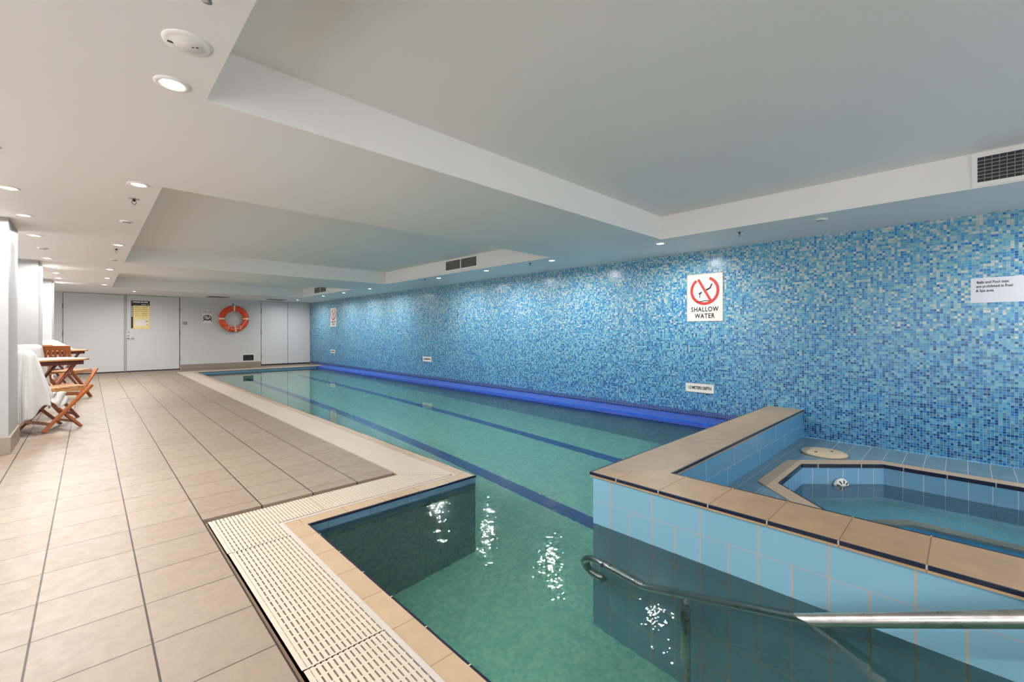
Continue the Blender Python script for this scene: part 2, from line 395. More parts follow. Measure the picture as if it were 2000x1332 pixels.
wn_ = struct(thing('window_7', 'added wide glazed opening letting daylight in behind the pool end and the spa', 'window', ((fx0+fx1)/2, YN-.06, fz0)))
h = (fx1-fx0)/2; hz = fz1-fz0; bm = NB()
for x0, x1, z0, z1 in ((-h,h,0,.05),(-h,h,hz-.05,hz),(-h,-h+.05,.05,hz-.05),(h-.05,h,.05,hz-.05),(-.025,.025,.05,hz-.05)): box(bm, x0, x1, -.03, .03, z0, z1)
obj('window_frame', bm, M['wall'], wn_)
bm = NB(); quad(bm, [(-h+.05,0,.05),(h-.05,0,.05),(h-.05,0,hz-.05),(-h+.05,0,hz-.05)]); obj('pane', bm, M['pane'], wn_)
bm = NB(); box(bm, XW, XW+.15, YN, YB, -.1, CT+.1); struct(obj('wall_right', bm, M['mosaic']))
# ceiling: soffit grid with three recessed coffers
bm = NB(); CX0, CX1 = .37, 4.52; cof = [(-2.28, 2.32), (3.92, 8.53), (10.12, 13.5)]
ys = [YN] + [v for c in cof for v in c] + [YB]
def dq(x0, x1, y0, y1, z): quad(bm, [(x0,y0,z),(x0,y1,z),(x1,y1,z),(x1,y0,z)])
dq(XL, CX0, YN, YB, CE); dq(CX1, XW, YN, YB, CE)
for i in range(0, len(ys), 2): dq(CX0, CX1, ys[i], ys[i+1], CE)
for a, b in cof:
    dq(CX0, CX1, a, b, CT)
    for p, q in (((CX0,a),(CX1,a)), ((CX1,a),(CX1,b)), ((CX1,b),(CX0,b)), ((CX0,b),(CX0,a))):
        quad(bm, [(*p,CE),(*q,CE),(*q,CT),(*p,CT)])
bmesh.ops.remove_doubles(bm, verts=bm.verts, dist=1e-5)
box(bm, XL, XW+.15, YN, YB+.12, CT+.02, CT+.1)
struct(obj('ceiling', bm, M['ceiling'], fix=False))
bm = NB(); box(bm, 1.905, 3.985, YB-.022, YB, 0, .142); struct(obj('baseboard_back', bm, M['skirting'], bevel=.002))

# columns on the left
for y0, y1, lab in ((5.9, 6.6, 'white square column nearest the camera, at the left edge of the deck'),
                    (9.11, 9.9, 'second white square column, between the two groups of wooden furniture'),
                    (12.2, 12.9, 'third white square column, farthest one, left of the double doors')):
    t = thing('column', lab, 'column', (-.9, (y0+y1)/2, 0), 0, 'square columns on the left side')
    h = (y1-y0)/2
    bm = NB(); box(bm, -.39, .385, -h, h, 0, CE); obj('shaft', bm, M['column'], t)
    bm = NB()
    ring_prism(bm, [(-.405,-h-.015),(.4,-h-.015),(.4,h+.015),(-.405,h+.015)], [(-.389,-h+.001),(.384,-h+.001),(.384,h-.001),(-.389,h-.001)], 0, .15)
    obj('skirting', bm, M['skirting'], t, bevel=.003)
    t['kind'] = 'structure'

# ------------------------------------------------------------------ pool shell
ZF = -1.2; LX = 5.27               # floor depth, pool wall below the blue overflow edge
pool = thing('swimming_pool', 'long indoor lap pool beside the blue mosaic wall, beige coping and dark lane lines', 'swimming pool', (0,0,0))
bm = NB()
for q in ([(PX0,PYN),(SX,PYN),(SX,PY0),(PX0,PY0)], [(PX1,PY0),(LX,PY0),(LX,PY1),(PX1,PY1)], [(SX,SY),(LX,SY),(LX,PY0),(SX,PY0)]):
    quad(bm, [(*p, ZF) for p in q])
obj('pool_floor', bm, M['pfloor'], pool, fix=False)
bm = NB(); BZ = -.125
def wq(p, q, z0, z1, mi): quad(bm, [(*p,z0),(*q,z0),(*q,z1),(*p,z1)], mi)
for p, q, ax in (((PX0,PY0),(PX0,PYN),'y'), ((PX0,PY0),(PX1,PY0),'x'), ((PX1,PY0),(PX1,PY1),'y'), ((PX1,PY1),(LX,PY1),'x'), ((PX0,PYN),(SX,PYN),'x')):
    wq(p, q, ZF, BZ, 0 if ax == 'y' else 1); wq(p, q, BZ, -.012, 2 if ax == 'y' else 3)
wq((LX,SY),(LX,PY1), ZF, WL-.03, 0)
obj('pool_wall', bm, [M['pwall_y'], M['pwall_x'], M['band_y'], M['band_x']], pool, fix=False)
for k, cx in enumerate((3.04, 4.37)):
    bm = NB(); box(bm, cx-.075, cx+.075, SY if k else SY, PY1-1.0, ZF, ZF+.004); o = obj('lane_line', bm, M['lane'], pool)
bm = NB()   # steps behind the frame, under the handrail
for i in range(6): box(bm, PX0, SX, PYN, -1.1 + i*.3, ZF, -.2 - i*.17)
obj('steps', bm, M['pfloor'], pool)
def Lpoly(d):   # outline of the wet edge offset outwards by d
    return [(PX0-d, PYN-d), (PX0-d, PY0+d), (PX1-d, PY0+d), (PX1-d, PY1+d), (XW-.004, PY1+d)]
def strip(bm, d0, d1, z0, z1, mats, gap=0):
    A, B = Lpoly(d0), Lpoly(d1)
    A = [(SX, PYN-d0)] + A; B = [(SX, PYN-d1)] + B
    for i in range(len(A)-1):
        a, b, c, d = A[i], A[i+1], B[i+1], B[i]
        mi = mats[0] if abs(a[0]-b[0]) < 1e-6 else mats[1]
        prism(bm, [a, b, c, d], z0, z1, mi)
bm = NB(); strip(bm, .006, CW, -.035, 0, (0, 1)); obj('coping', bm, [M['coping_y'], M['coping_x']], pool)
bm = NB(); strip(bm, -.004, .006, -.014, -.0005, (0, 0)); obj('edge_trim', bm, M['navy'], pool)['label'] = 'thin dark navy trim along the coping edge'
bm = NB(); strip(bm, CW, CW+ST, -.06, .002, (0, 0)); obj('edge_strip', bm, M['white_strip'], pool)
bm = NB(); strip(bm, CW+ST, CW+ST+G-.02, -.16, -.08, (0, 0)); obj('overflow_channel', bm, M['channel'], pool)
bm = NB(); strip(bm, CW+ST+G+.0035, CW+ST+G+.014, -.16, -.006, (0, 0)); obj('channel_ledge', bm, M['ledge'], pool)
# water
bm = NB()
for q in ([(PX0,PYN),(SX,PYN),(SX,PY0),(PX0,PY0)], [(PX1,PY0),(LX+.01,PY0),(LX+.01,PY1),(PX1,PY1)], [(SX,SY),(LX+.01,SY),(LX+.01,PY0),(SX,PY0)]):
    quad(bm, [(*p, WL) for p in q])
bmesh.ops.remove_doubles(bm, verts=bm.verts, dist=1e-5)
tag(obj('pool_water', bm, M['water'], fix=False), 'clear teal water filling the lap pool', 'water', kind='stuff')

# ------------------------------------------------------------------ deck gratings
GO = CW + ST + .003
def grate_box_section(bm, poly_clip, x0, x1, y0, y1, along, pitch, bar, z0, z1, cross=None):
    """bars running along x or y, trimmed by poly_clip(v)->(lo,hi)"""
    if along == 'y':
        n = int((x1-x0)/pitch)
        for i in range(n+1):
            a = x0 + i*pitch; b = min(a+bar, x1)
            if b-a < .003: continue
            lo, hi = poly_clip((a+b)/2)
            if hi-lo > .01: box(bm, a, b, lo, hi, z0, z1)
    else:
        n = int((y1-y0)/pitch)
        for i in range(n+1):
            a = y0 + i*pitch; b = min(a+bar, y1)
            if b-a < .003: continue
            lo, hi = poly_clip((a+b)/2)
            if hi-lo > .01: box(bm, lo, hi, a, b, z0, z1)
# near bay, beside the deck: dashed slots (slats along y with cross ribs)
gx0, gx1 = PX0-GO-G, PX0-GO
near_mitre = lambda x: PY0+GO + (gx1-x)       # mitre line near the corner
def near_piece(y0, y1, dx, label):
    bm = NB()
    f = lambda x: (y0, min(y1, near_mitre(x)))
    grate_box_section(bm, f, gx0+dx, gx1+(dx if dx < 0 else 0), 0, 0, 'y', .0186, .0128, -.03, .006)
    x0, x1 = gx0+dx, gx1
    y = y0
    while y < min(y1, PY0+GO+G)-.01:
        hi = x1 if y < PY0+GO else x1-(y-(PY0+GO))
        if hi-x0 > .03: box(bm, x0+.001, hi-.001, y, y+.009, -.028, .0045)
        y += .0465
    box(bm, x0, x0+.0165, y0, min(y1, near_mitre(x0+.01)), -.03, .0062)
    o = obj('drain_grating', bm, M['grate']); return tag(o, label, 'drain grating', 'cream slotted gratings around the pool')
near_piece(2.482, 9, 0, 'short cream slotted grating section at the inner deck corner')
near_piece(1.46, 2.476, .003, 'cream slotted grating section beside the widest coping tiles, middle of the near run')
near_piece(.42, 1.454, .006, 'cream slotted grating section nearest the bottom edge of the photo')
# cross run: slats along y
cy0, cy1 = PY0+GO, PY0+GO+G
def cross_piece(x0, x1, label):
    bm = NB()
    def f(x):
        lo = cy0 if x > gx1 else cy0 + (gx1-x)
        hi = cy1 if x < PX1-GO-G else cy0 + (PX1-GO-x)
        return (lo+.001, hi-.001)
    grate_box_section(bm, f, x0, x1, 0, 0, 'y', .0186, .0135, -.03, .005)
    for t in (.2, .5, .8):
        y = cy0 + G*t; box(bm, max(x0, gx0+.01+(cy1-y)), min(x1, PX1-GO-(y-cy0)-.01), y, y+.012, -.028, .002)
    o = obj('drain_grating', bm, M['grate']); return tag(o, label, 'drain grating', 'cream slotted gratings around the pool')
cross_piece(gx0+.002, 1.03, 'cream slatted grating section left of the joint on the cross run')
cross_piece(1.035, PX1-GO-.002, 'cream slatted grating section ending at the jutting coping corner')
# long run: slats along x
lx0, lx1 = PX1-GO-G, PX1-GO
yy = [PY0+GO] + [PY0+GO+2.0*k for k in range(1, 6)] + [PY1+GO+G]
nm = ['nearest', 'second', 'third', 'fourth', 'fifth', 'farthest']
for k in range(6):
    bm = NB(); a, b = yy[k], yy[k+1]-.004
    f = lambda y: (lx0 if y > cy1 else lx1-(y-cy0), lx1)
    grate_box_section(bm, f, 0, 0, a, b, 'x', .0186, .0168, -.03, .005)
    for t in (.2, .5, .8):
        x = lx0 + G*t; box(bm, x, x+.012, max(a, cy0+(lx1-x)), b, -.028, .002)
    tag(obj('drain_grating', bm, M['grate']), nm[k]+' of six cream grating sections along the long pool side', 'drain grating', 'cream slotted gratings around the pool')
bm = NB()
grate_box_section(bm, lambda x: (PY1+GO, PY1+GO+G), lx1+.002, XW-.05, 0, 0, 'y', .0186, .0145, -.03, .005)
box(bm, lx1, XW-.05, PY1+GO+.1, PY1+GO+.12, -.028, .002)
tag(obj('drain_grating', bm, M['grate']), 'cream grating across the far end of the pool', 'drain grating', 'cream slotted gratings around the pool')

# ------------------------------------------------------------------ blue overflow edge at the mosaic wall
t = thing('overflow_edge', 'bright blue ribbed overflow ledge along the foot of the mosaic wall', 'pool overflow', (0,0,0))
bm = NB(); yA, yB = SY+.014, PY1+.11
prism(bm, [(LX-.06, -.05), (LX-.055, -.022), (LX+.015, -.008), (LX+.015, -.09), (LX, -.12)], 0, yB-yA, 0, m=Matrix(((1,0,0,0),(0,0,-1,yB),(0,1,0,0),(0,0,0,1))))
obj('lip', bm, M['blue_lip'], t)
bm = NB(); y = yA
while y < yB-.01:
    for (x0, z0), (x1, z1) in (((LX+.017, -.010), (XW-.012, .022)),):
        v = [(x0,y,z0-.02),(x1,y,z1-.02),(x1,y+.013,z1-.02),(x0,y+.013,z0-.02),(x0,y,z0),(x1,y,z1),(x1,y+.013,z1),(x0,y+.013,z0)]
        vv = [bm.verts.new(p) for p in v]
        for fc in [(3,2,1,0),(4,5,6,7),(0,1,5,4),(1,2,6,5),(2,3,7,6),(3,0,4,7)]: bm.faces.new([vv[i] for i in fc])
    y += .0245
obj('slatted_cover', bm, M['blue_grate'], t)
bm = NB(); box(bm, LX+.016, XW-.001, yA, yB, -.12, -.05); box(bm, XW-.012, XW-.001, yA, yB, -.05, .028); obj('gutter', bm, M['gutter'], t)

# ------------------------------------------------------------------ spa
CZ = .247
spa = thing('spa_parapet', 'raised low tiled wall between pool and spa, blue tiles and beige cap', 'low wall', (0,0,0))
bm = NB()
X2, Y2 = 2.47, 1.21
def vq(p, q, z0, z1, mi): quad(bm, [(*p,z0),(*q,z0),(*q,z1),(*p,z1)], mi)
vq((SX,SY),(SX,YN), .083, .225, 0); vq((SX,SY),(SX,YN), ZF, .083, 1)
vq((XW-.004,SY),(SX,SY), .083, .225, 2); vq((XW-.004,SY),(SX,SY), ZF, .083, 3)
vq((X2,Y2),(XW-.004,Y2), .083, .225, 2); vq((X2,Y2),(XW-.004,Y2), -.15, .083, 3)
vq((X2,YN),(X2,Y2), .083, .225, 0); vq((X2,YN),(X2,Y2), -.15, .083, 1)
quad(bm, [(SX,YN,-.6),(X2,YN,-.6),(X2,YN,.215),(SX,YN,.215)], 2)
obj('tiled_wall', bm, [M['row1_y'], M['row2_y'], M['row1_x'], M['row2_x']], spa, fix=False)
bm = NB(); o_ = .012
prism(bm, [(SX-o_,YN),(X2+o_-.004,YN),(X2+o_-.004,Y2-.008),(SX-o_,SY+o_)], .222, CZ, 0)
prism(bm, [(X2+o_-.004,Y2-.008),(XW-.004,Y2-.008),(XW-.004,SY+o_),(SX-o_,SY+o_)], .222, CZ, 1)
obj('cap', bm, [M['cap_y'], M['cap_x']], spa)
bm = NB(); e = .006
for (x0,x1,y0,y1) in ((SX-o_-.003, SX-o_+e, YN, SY+o_+.003), (SX-o_+e, XW-.004, SY+o_-e, SY+o_+.003), (X2+o_-.004-e, X2+o_-.001, YN, Y2-.008), (X2+o_-.004-e, XW-.004, Y2-.011, Y2-.008+e)):
    box(bm, x0, x1, y0, y1, .233, CZ+.0012)
obj('edge_trim', bm, M['navy'], spa)['label'] = 'dark navy trim tile along the cap edges'
# spa deck and basin
DZ = -.045
bx0, bx1, by0, by1, cut = 3.2, 4.83, -2.35, .955, .48
def octo(d, x0=bx0, x1=bx1, y0=by0, y1=by1, c=cut):
    k = d*math.tan(PI/8); c2 = c
    return [(x0-d, y0+c2-k), (x0+c2-k, y0-d), (x1-c2+k, y0-d), (x1+d, y0+c2-k), (x1+d, y1-c2+k), (x1-c2+k, y1+d), (x0+c2-k, y1+d), (x0-d, y1-c2+k)]
bp = thing('spa_pool', 'sunken octagonal spa basin with beige rim, light blue tiles and bench', 'spa pool', (0,0,0))
bm = NB(); ro = octo(.13)
# deck around the rim, as quads from the rim corners to the surrounding rectangle
R4 = [(X2, YN), (XW-.002, YN), (XW-.002, Y2), (X2, Y2)]
rv = [bm.verts.new((*p, DZ)) for p in ro]; cv = [bm.verts.new((*p, DZ)) for p in R4]
for q in ([cv[0], rv[1], rv[0]], [cv[0], cv[1], rv[2], rv[1]], [cv[1], rv[3], rv[2]], [cv[1], cv[2], rv[4], rv[3]], [cv[2], rv[5], rv[4]], [cv[2], cv[3], rv[6], rv[5]], [cv[3], rv[7], rv[6]], [cv[3], cv[0], rv[0], rv[7]]):
    bm.faces.new(q)
bmesh.ops.recalc_face_normals(bm, faces=bm.faces)
if sum(f.normal.z for f in bm.faces) < 0: bmesh.ops.reverse_faces(bm, faces=bm.faces)
obj('spa_deck', bm, M['spadeck'], bp, fix=False)
bm = NB(); ring_prism(bm, octo(.13), octo(.008), DZ-.03, DZ+.006); obj('rim', bm, M['rim'], bp)
bm = NB(); ring_prism(bm, octo(.010), octo(-.004), DZ-.022, DZ+.0065); obj('edge_trim', bm, M['navy'], bp)['label'] = 'dark navy trim round the basin edge'
SWL = -.205; SEAT = -.57; SF = -1.0; sw = .48
bm = NB(); a = octo(0)
for i in range(8):
    p, q = a[i], a[(i+1)%8]; mi = 0 if abs(p[0]-q[0]) < 1e-6 else 1
    quad(bm, [(*p,SEAT),(*q,SEAT),(*q,DZ-.02),(*p,DZ-.02)], mi)
obj('basin_wall', bm, [M['basin_x'], M['basin_y']], bp, fix=False)
inn = octo(-sw+.02, c=cut); inn = [( (x), (y)) for x, y in inn]
bm = NB(); ring_prism(bm, octo(.0), inn, SEAT-.06, SEAT); obj('bench', bm, M['seat'], bp)
bm = NB(); ring_prism(bm, octo(-sw+.06), octo(-sw-.03), SEAT-.05, SEAT+.001); obj('bench_edge', bm, M['rim'], bp)['label'] = 'beige nosing along the underwater bench'
bm = NB(); b_ = octo(-sw-.02)
for i in range(8):
    p, q = b_[i], b_[(i+1)%8]; quad(bm, [(*p,SF),(*q,SF),(*q,SEAT),(*p,SEAT)])
quad(bm, [(*p, SF) for p in b_]); obj('foot_well', bm, M['well'], bp, fix=False)
bm = NB(); quad(bm, [(*p, SWL) for p in octo(.002)]); 
if bm.faces and list(bm.faces)[0].normal.z < 0: pass
bmesh.ops.recalc_face_normals(bm, faces=bm.faces)
bm.faces.ensure_lookup_table(); bm.normal_update()
if bm.faces[0].normal.z < 0: bmesh.ops.reverse_faces(bm, faces=bm.faces)
tag(obj('spa_water', bm, M['spawater'], fix=False), 'clear blue water in the octagonal spa', 'water', kind='stuff')
# round slotted return fitting at the spa waterline on the angled wall
t = thing('spa_inlet', 'round white slotted inlet fitting at the spa waterline', 'inlet fitting', (4.565, .728, -.215), 0)
nx = Vector((-1, -1, 0)).normalized()
mrot = nx.to_track_quat('Z', 'Y').to_matrix().to_4x4()
bm = NB(); lathe(bm, [(.062,0),(.064,.008),(.058,.018),(.045,.028),(.02,.035),(0,.036)], 32, m=mrot); obj('dome', bm, M['fitting'], t)
bm = NB()
for k in range(9):
    an = k*2*PI/9; d0 = Vector((math.cos(an), math.sin(an), 0))
    beam(bm, mrot @ (d0*.026 + Vector((0,0,.034))), mrot @ (d0*.052 + Vector((0,0,.025))), .008, .006, up=tuple(nx))
obj('slot', bm, M['dark'], t)['label'] = 'dark radial slots of the inlet'
# skimmer lid
t = thing('skimmer_lid', 'round beige skimmer lid on the spa deck near the mosaic wall', 'skimmer lid', (4.87, .90, DZ))
t.location = (4.885, .905, DZ)
bm = NB(); lathe(bm, [(.0,.0),(.172,0),(.178,.004),(.178,.016),(.17,.020),(.0,.021)], 48); obj('disc', bm, M['lid'], t)
for s_ in (-1, 1):
    bm = NB(); lathe(bm, [(0,.0225),(.014,.0225),(.014,.018)], 12, c=(s_*.06, -s_*.05, 0)); obj('finger_hole', bm, M['dark'], t)

# ------------------------------------------------------------------ handrail
t = thing('handrail', 'stainless steel pool handrail sloping down into the water with a hooked end', 'handrail', (0,0,0))
RX_ = 2.045; rr = .0255
pts = [(RX_, -1.55, .93), (RX_, -1.45, .905)]
slope = -.478
def rz(y): return .207 + (y+.126)*slope
pts = [(RX_, -1.30, rz(-1.30))]
y = -1.2
while y < 1.09: pts.append((RX_, y, rz(y))); y += .115
pts += [(RX_, 1.115, -.388), (RX_, 1.15, -.397), (RX_, 1.25, -.388), (RX_, 1.36, -.372), (RX_, 1.42, -.365)]
for k in range(1, 13):
    an = PI/2 - k*PI/12*1.08; pts.append((RX_, 1.43+.082*math.cos(an), -.447+.082*math.sin(an)))
pts.append((RX_, 1.385, -.545))
pts = [(RX_, -1.42, 0), (RX_, -1.42, .2), (RX_, -1.42, .6), (RX_, -1.40, .74)] + pts
bm = NB(); tube(bm, pts, rr, 20); obj('rail', bm, M['steel'], t)
bm = NB(); tube(bm, [(RX_, .925, rz(.925)-.01), (RX_, .925, ZF)], .022, 16); tube(bm, [(RX_, .925, ZF), (RX_, .925, ZF+.012)], .05, 20); obj('post', bm, M['steel'], t)
bm = NB(); tube(bm, [(RX_, 1.375, -.3715), (RX_, 1.392, -.369)], rr+.0008, 20); obj('weld', bm, M['rust'], t)['label'] = 'rusty weld ring near the hook'
bm = NB(); tube(bm, [(RX_, -1.42, 0), (RX_, -1.42, .012)], .055, 20); obj('floor_flange', bm, M['steel'], t)

# ------------------------------------------------------------------ ceiling fittings
MD = Matrix.Rotation(PI, 4, 'X')
def make_downlight():
    t = thing('downlight', '', 'downlight', (0,0,CE), 0)
    bm = NB(); lathe(bm, [(.038,-.001),(.044,-.006),(.052,-.007),(.060,-.0045),(.0615,0)], 32); obj('ring', bm, M['fitting'], t)
    bm = NB(); lathe(bm, [(0,-.0035),(.030,-.0035),(.038,-.001)], 24); obj('lens', bm, M['lamp'], t)
    ld = bpy.data.lights.new('glow', 'AREA'); ld.shape = 'DISK'; ld.size = .076; ld.energy = LAMP_W; ld.color = (1.0, .99, .975); ld.spread = math.radians(170)
    lo = bpy.data.objects.new('glow', ld); C.objects.link(lo); lo.parent = t; lo.location = (0,0,-.012)
    return t
L_ = [(-.41, y) for y in (2.65, 3.7, 4.69, 5.69, 6.8, 8.76, 9.88, 10.85, 11.84, 12.9)]
M_ = [(.245, y) for y in (.5, 2.26, 3.96, 6.86, 9.63, 11.2, 12.8)] + [(.81, 14.37)]
R_ = [(4.72, y) for y in (-.9, 2.43, 4.07, 5.49, 6.86, 9.67, 11.12, 12.5, 14.6)]
first = None
for row, rn, near in ((L_, 'over the column side of the deck', 'left'), (M_, 'along the left coffer edge', 'middle'), (R_, 'beside the mosaic wall', 'right')):
    ordn = 0
    for (x, y) in row:
        if first is None: o = make_downlight(); first = o; o.location = (x, y, CE)
        else: o = dup(first, (x, y, CE), 0, '')
        ordn += 1
        o['group'] = 'recessed downlights'
        names = ['first','second','third','fourth','fifth','sixth','seventh','eighth','ninth','tenth','eleventh','twelfth','thirteenth']
        o['label'] = 'small round lit ceiling downlight %s, %s from the rear' % (rn, names[ordn-1])
        if (x, y) == (.81, 14.37): o['label'] = 'small round lit downlight close to the double doors at the back'
def make_sprinkler(x, y, lab):
    t = thing('sprinkler', lab, 'sprinkler', (x, y, CE), 0, 'ceiling sprinklers')
    bm = NB(); lathe(bm, [(0,-.002),(.03,-.003),(.036,0)], 24); obj('escutcheon', bm, M['chrome'], t)
    bm = NB(); tube(bm, [(0,0,-.002),(0,0,-.018)], .009, 10); tube(bm, [(.011,0,-.016),(.013,0,-.03),(0,0,-.042)], .002, 6); tube(bm, [(-.011,0,-.016),(-.013,0,-.03),(0,0,-.042)], .002, 6); obj('frame', bm, M['dark'], t)
    bm = NB(); lathe(bm, [(0,-.045),(.014,-.044),(.014,-.042),(0,-.042)], 16); obj('deflector', bm, M['chrome'], t)
for x, y, lab in ((.25,1.555,'sprinkler head cut by the top edge of the photo'), (.248,4.42,'sprinkler head beyond the second left downlight by the coffer'), (.24,7.2,'sprinkler head just past the third downlight at the coffer edge'),
                  (4.756,1.59,'sprinkler head above the mosaic wall, right of the shallow water sign'), (4.67,4.45,'sprinkler head above the mosaic wall, near the coffer end grille'), (4.6,7.15,'sprinkler head above the mosaic wall, farthest of three')):
    make_sprinkler(x, y, lab)
def disc_dev(x, y, r, lab):
    t = thing('smoke_detector', lab, 'smoke detector', (x, y, CE), 0, 'flat round ceiling detectors')
    bm = NB(); lathe(bm, [(0,-.016),(r*.5,-.016),(r*.6,-.010),(r*.95,-.008),(r,0)], 32); obj('base', bm, M['fitting'], t)
    bm = NB(); lathe(bm, [(r*.52,-.0165),(r*.58,-.0125)], 32); obj('slot', bm, M['dark'], t)
for x, y, lab in ((.247,5.35,'flat round detector between two downlights at the coffer edge'), (-.402,7.75,'flat round detector in the left row of downlights'), (.25,8.29,'flat round detector at the corner of the middle coffer'),
                  (4.75,.9,'flat round detector above the right part of the mosaic wall'), (2.48,9.37,'flat round detector on the beam between the two far coffers')):
    disc_dev(x, y, .05, lab)
t = thing('ceiling_speaker', 'large round white fitting with a dark slot beside the brightest downlight', 'ceiling fitting', (.25, 1.905, CE))
bm = NB(); lathe(bm, [(0,-.010),(.040,-.010),(.044,-.006),(.062,-.006),(.073,-.003),(.074,0)], 48); obj('plate', bm, M['fitting'], t)
for q in ((-.055,-.035,.015,.022,-.0085,-.005), (.012,.018,-.006,-.002,-.0115,-.009), (.022,.03,-.014,-.010,-.0115,-.009)):
    bm = NB(); box(bm, *q); obj('slot', bm, M['dark'], t)

def grille(y0, y1, z0, z1, nv, nh, mull, lab):
    """air grille on the coffer face x = CX1, facing the pool"""
    t = thing('air_grille', lab, 'air grille', (CX1, (y0+y1)/2, (z0+z1)/2), 0, 'air grilles in the coffer sides')
    h = (y1-y0)/2; v = (z1-z0)/2
    bm = NB(); fr = .028
    box(bm, -.008, 0, -h-fr, h+fr, v, v+fr); box(bm, -.008, 0, -h-fr, h+fr, -v-fr, -v); box(bm, -.008, 0, -h-fr, -h, -v, v); box(bm, -.008, 0, h, h+fr, -v, v)
    if mull: box(bm, -.008, 0, -.012, .012, -v, v)
    obj('frame', bm, M['fitting'], t)
    bm = NB(); box(bm, -.0015, -.0005, -h, h, -v, v); obj('backing', bm, M['dark'], t)
    bm = NB()
    for k in range(1, nh): z = -v + 2*v*k/nh; box(bm, -.006, -.002, -h, h, z-.0022, z+.0022)
    for k in range(1, nv): y = -h + 2*h*k/nv; box(bm, -.007, -.003, y-.0014, y+.0014, -v, v)
    obj('blades', bm, M['grey'], t)
grille(-.97, -.063, 2.137, 2.312, 26, 7, False, 'egg-crate air grille cut by the right edge of the photo')
grille(5.50, 6.345, 2.165, 2.315, 30, 9, True, 'two-panel slatted air grille in the middle coffer side')
grille(11.76, 12.6, 2.165, 2.31, 24, 9, True, 'small far two-panel air grille in the last coffer')
for x0, lab in ((2.42, 'left one of two slot vents in the soffit by the back wall'), (3.95, 'right one of two slot vents in the soffit, above the far right door')):
    t = thing('ceiling_vent', lab, 'ceiling vent', (x0+.25, 14.95, CE), 0, 'ceiling slot vents by the back wall')
    bm = NB(); ring_prism(bm, [(-.25,-.25),(.25,-.25),(.25,.25),(-.25,.25)], [(-.22,-.22),(.22,-.22),(.22,.22),(-.22,.22)], -.01, 0); obj('frame', bm, M['grey'], t)
    bm = NB(); box(bm, -.22,.22,-.22,.22,-.003,-.001); obj('backing', bm, M['dark'], t)
    bm = NB()
    for k in range(9): box(bm, -.22,.22,-.2+k*.048,-.19+k*.048,-.009,-.004)
    obj('slat', bm, M['grey'], t)

# ------------------------------------------------------------------ back wall: doors and fittings
YF = YB                                     # face of the back wall
def leaf(x0, x1, z0, z1, t, hinge_x, handle=None):
    bm = NB(); box(bm, x0+.004, x1-.004, -.012, -.0, z0, z1); lf = obj('door_leaf', bm, M['door'], t, bevel=.002)
    for z in (.32, 1.05, 1.75):
        bm = NB(); tube(bm, [(hinge_x, -.014, z-.05), (hinge_x, -.014, z+.05)], .008, 10); obj('hinge', bm, M['hinge'], t)
    return lf
d1 = struct(thing('door_1', 'white double door with a safety poster, left part of the back wall', 'door', (0, YF, 0)))
leaf(-.473, .683, .03, 2.092, d1, -.476); leaf(.731, 1.882, .03, 2.092, d1, 1.888)
bm = NB(); box(bm, .684, .730, -.016, 0, .02, 2.095); obj('meeting_stile', bm, M['stile'], d1)
bm = NB(); box(bm, -.48, 1.895, -.002, -.0005, 0, 2.099); obj('frame_gap', bm, M['dark'], d1)
bm = NB(); box(bm, .73, .80, -.0135, -.0125, .93, 1.12)
for z in (1.085, 1.0):
    m_ = Matrix.Translation((.766, -.0125, z)) @ Matrix.Rotation(PI/2, 4, 'X'); lathe(bm, [(0,.012),(.024,.012),(.027,.0)], 20, m=m_)
m_ = Matrix.Translation((.766, -.0125, .925)) @ Matrix.Rotation(PI/2, 4, 'X'); lathe(bm, [(0,.010),(.024,.010),(.027,.0)], 20, m=m_)
tube(bm, [(.766,-.02,.925),(.766,-.055,.922),(.785,-.06,.92),(.885,-.06,.918)], .010, 10)
obj('lever_handle', bm, M['chrome'], d1)
d2 = struct(thing('door_2', 'white double cupboard door at the right end of the back wall', 'door', (0, YF, 0)))
leaf(4.0, 4.792, .045, 2.09, d2, 4.0); leaf(4.797, 5.515, .045, 2.09, d2, 5.52)
bm = NB(); box(bm, 3.992, 5.52, -.002, -.0005, 0, 2.097); obj('frame_gap', bm, M['dark'], d2)

# poster on the door
t = thing('safety_poster', 'yellow and black safety poster on the door leaf', 'poster', (1.018, YF-.0125, 1.56))
bm = NB(); box(bm, -.195, .197, -.004, 0, -.385, .385); obj('sheet', bm, M['yellow'], t)
bm = NB(); box(bm, -.197, .199, -.0048, -.0035, .255, .388); box(bm, -.197, -.152, -.0048, -.0035, -.372, .26); obj('dark_band', bm, M['navyink'], t)
def mark(nm, q, m_):
    bm = NB(); box(bm, *q); obj(nm, bm, m_, t)
xx = -.17
for wd in (.02, .16, .07, .09): mark('heading_word', (xx, xx+wd-.012, -.0055, -.0045, .335, .365), M['palecard']); xx += wd
mark('heading_word', (.02, .12, -.0055, -.0045, .275, .29), M['palecard']); mark('emblem', (.15, .175, -.0055, -.0045, .272, .296), M['palecard'])
for k in range(6): mark('side_symbol', (-.188, -.162, -.0055, -.0045, .2-k*.05, .235-k*.05), M['palecard'])
for k in range(5):
    z = .215-k*.058; mark('text_line', (-.12, -.12+.10+.03*(k%3), -.0048, -.0038, z-.004, z+.004), M['brownink']); mark('text_line', (.03, .155-.02*(k%2), -.0048, -.0038, z-.007, z+.004), M['brownink'])
mark('small_drawing', (.11, .15, -.0058, -.0048, -.19, -.165), M['brownink']); mark('small_drawing', (.12, .155, -.0058, -.0048, -.28, -.262), M['brownink'])
bm = NB(); box(bm, -.11, .16, -.0050, -.0038, -.31, -.13); obj('picture_panel', bm, M['palecard'], t)
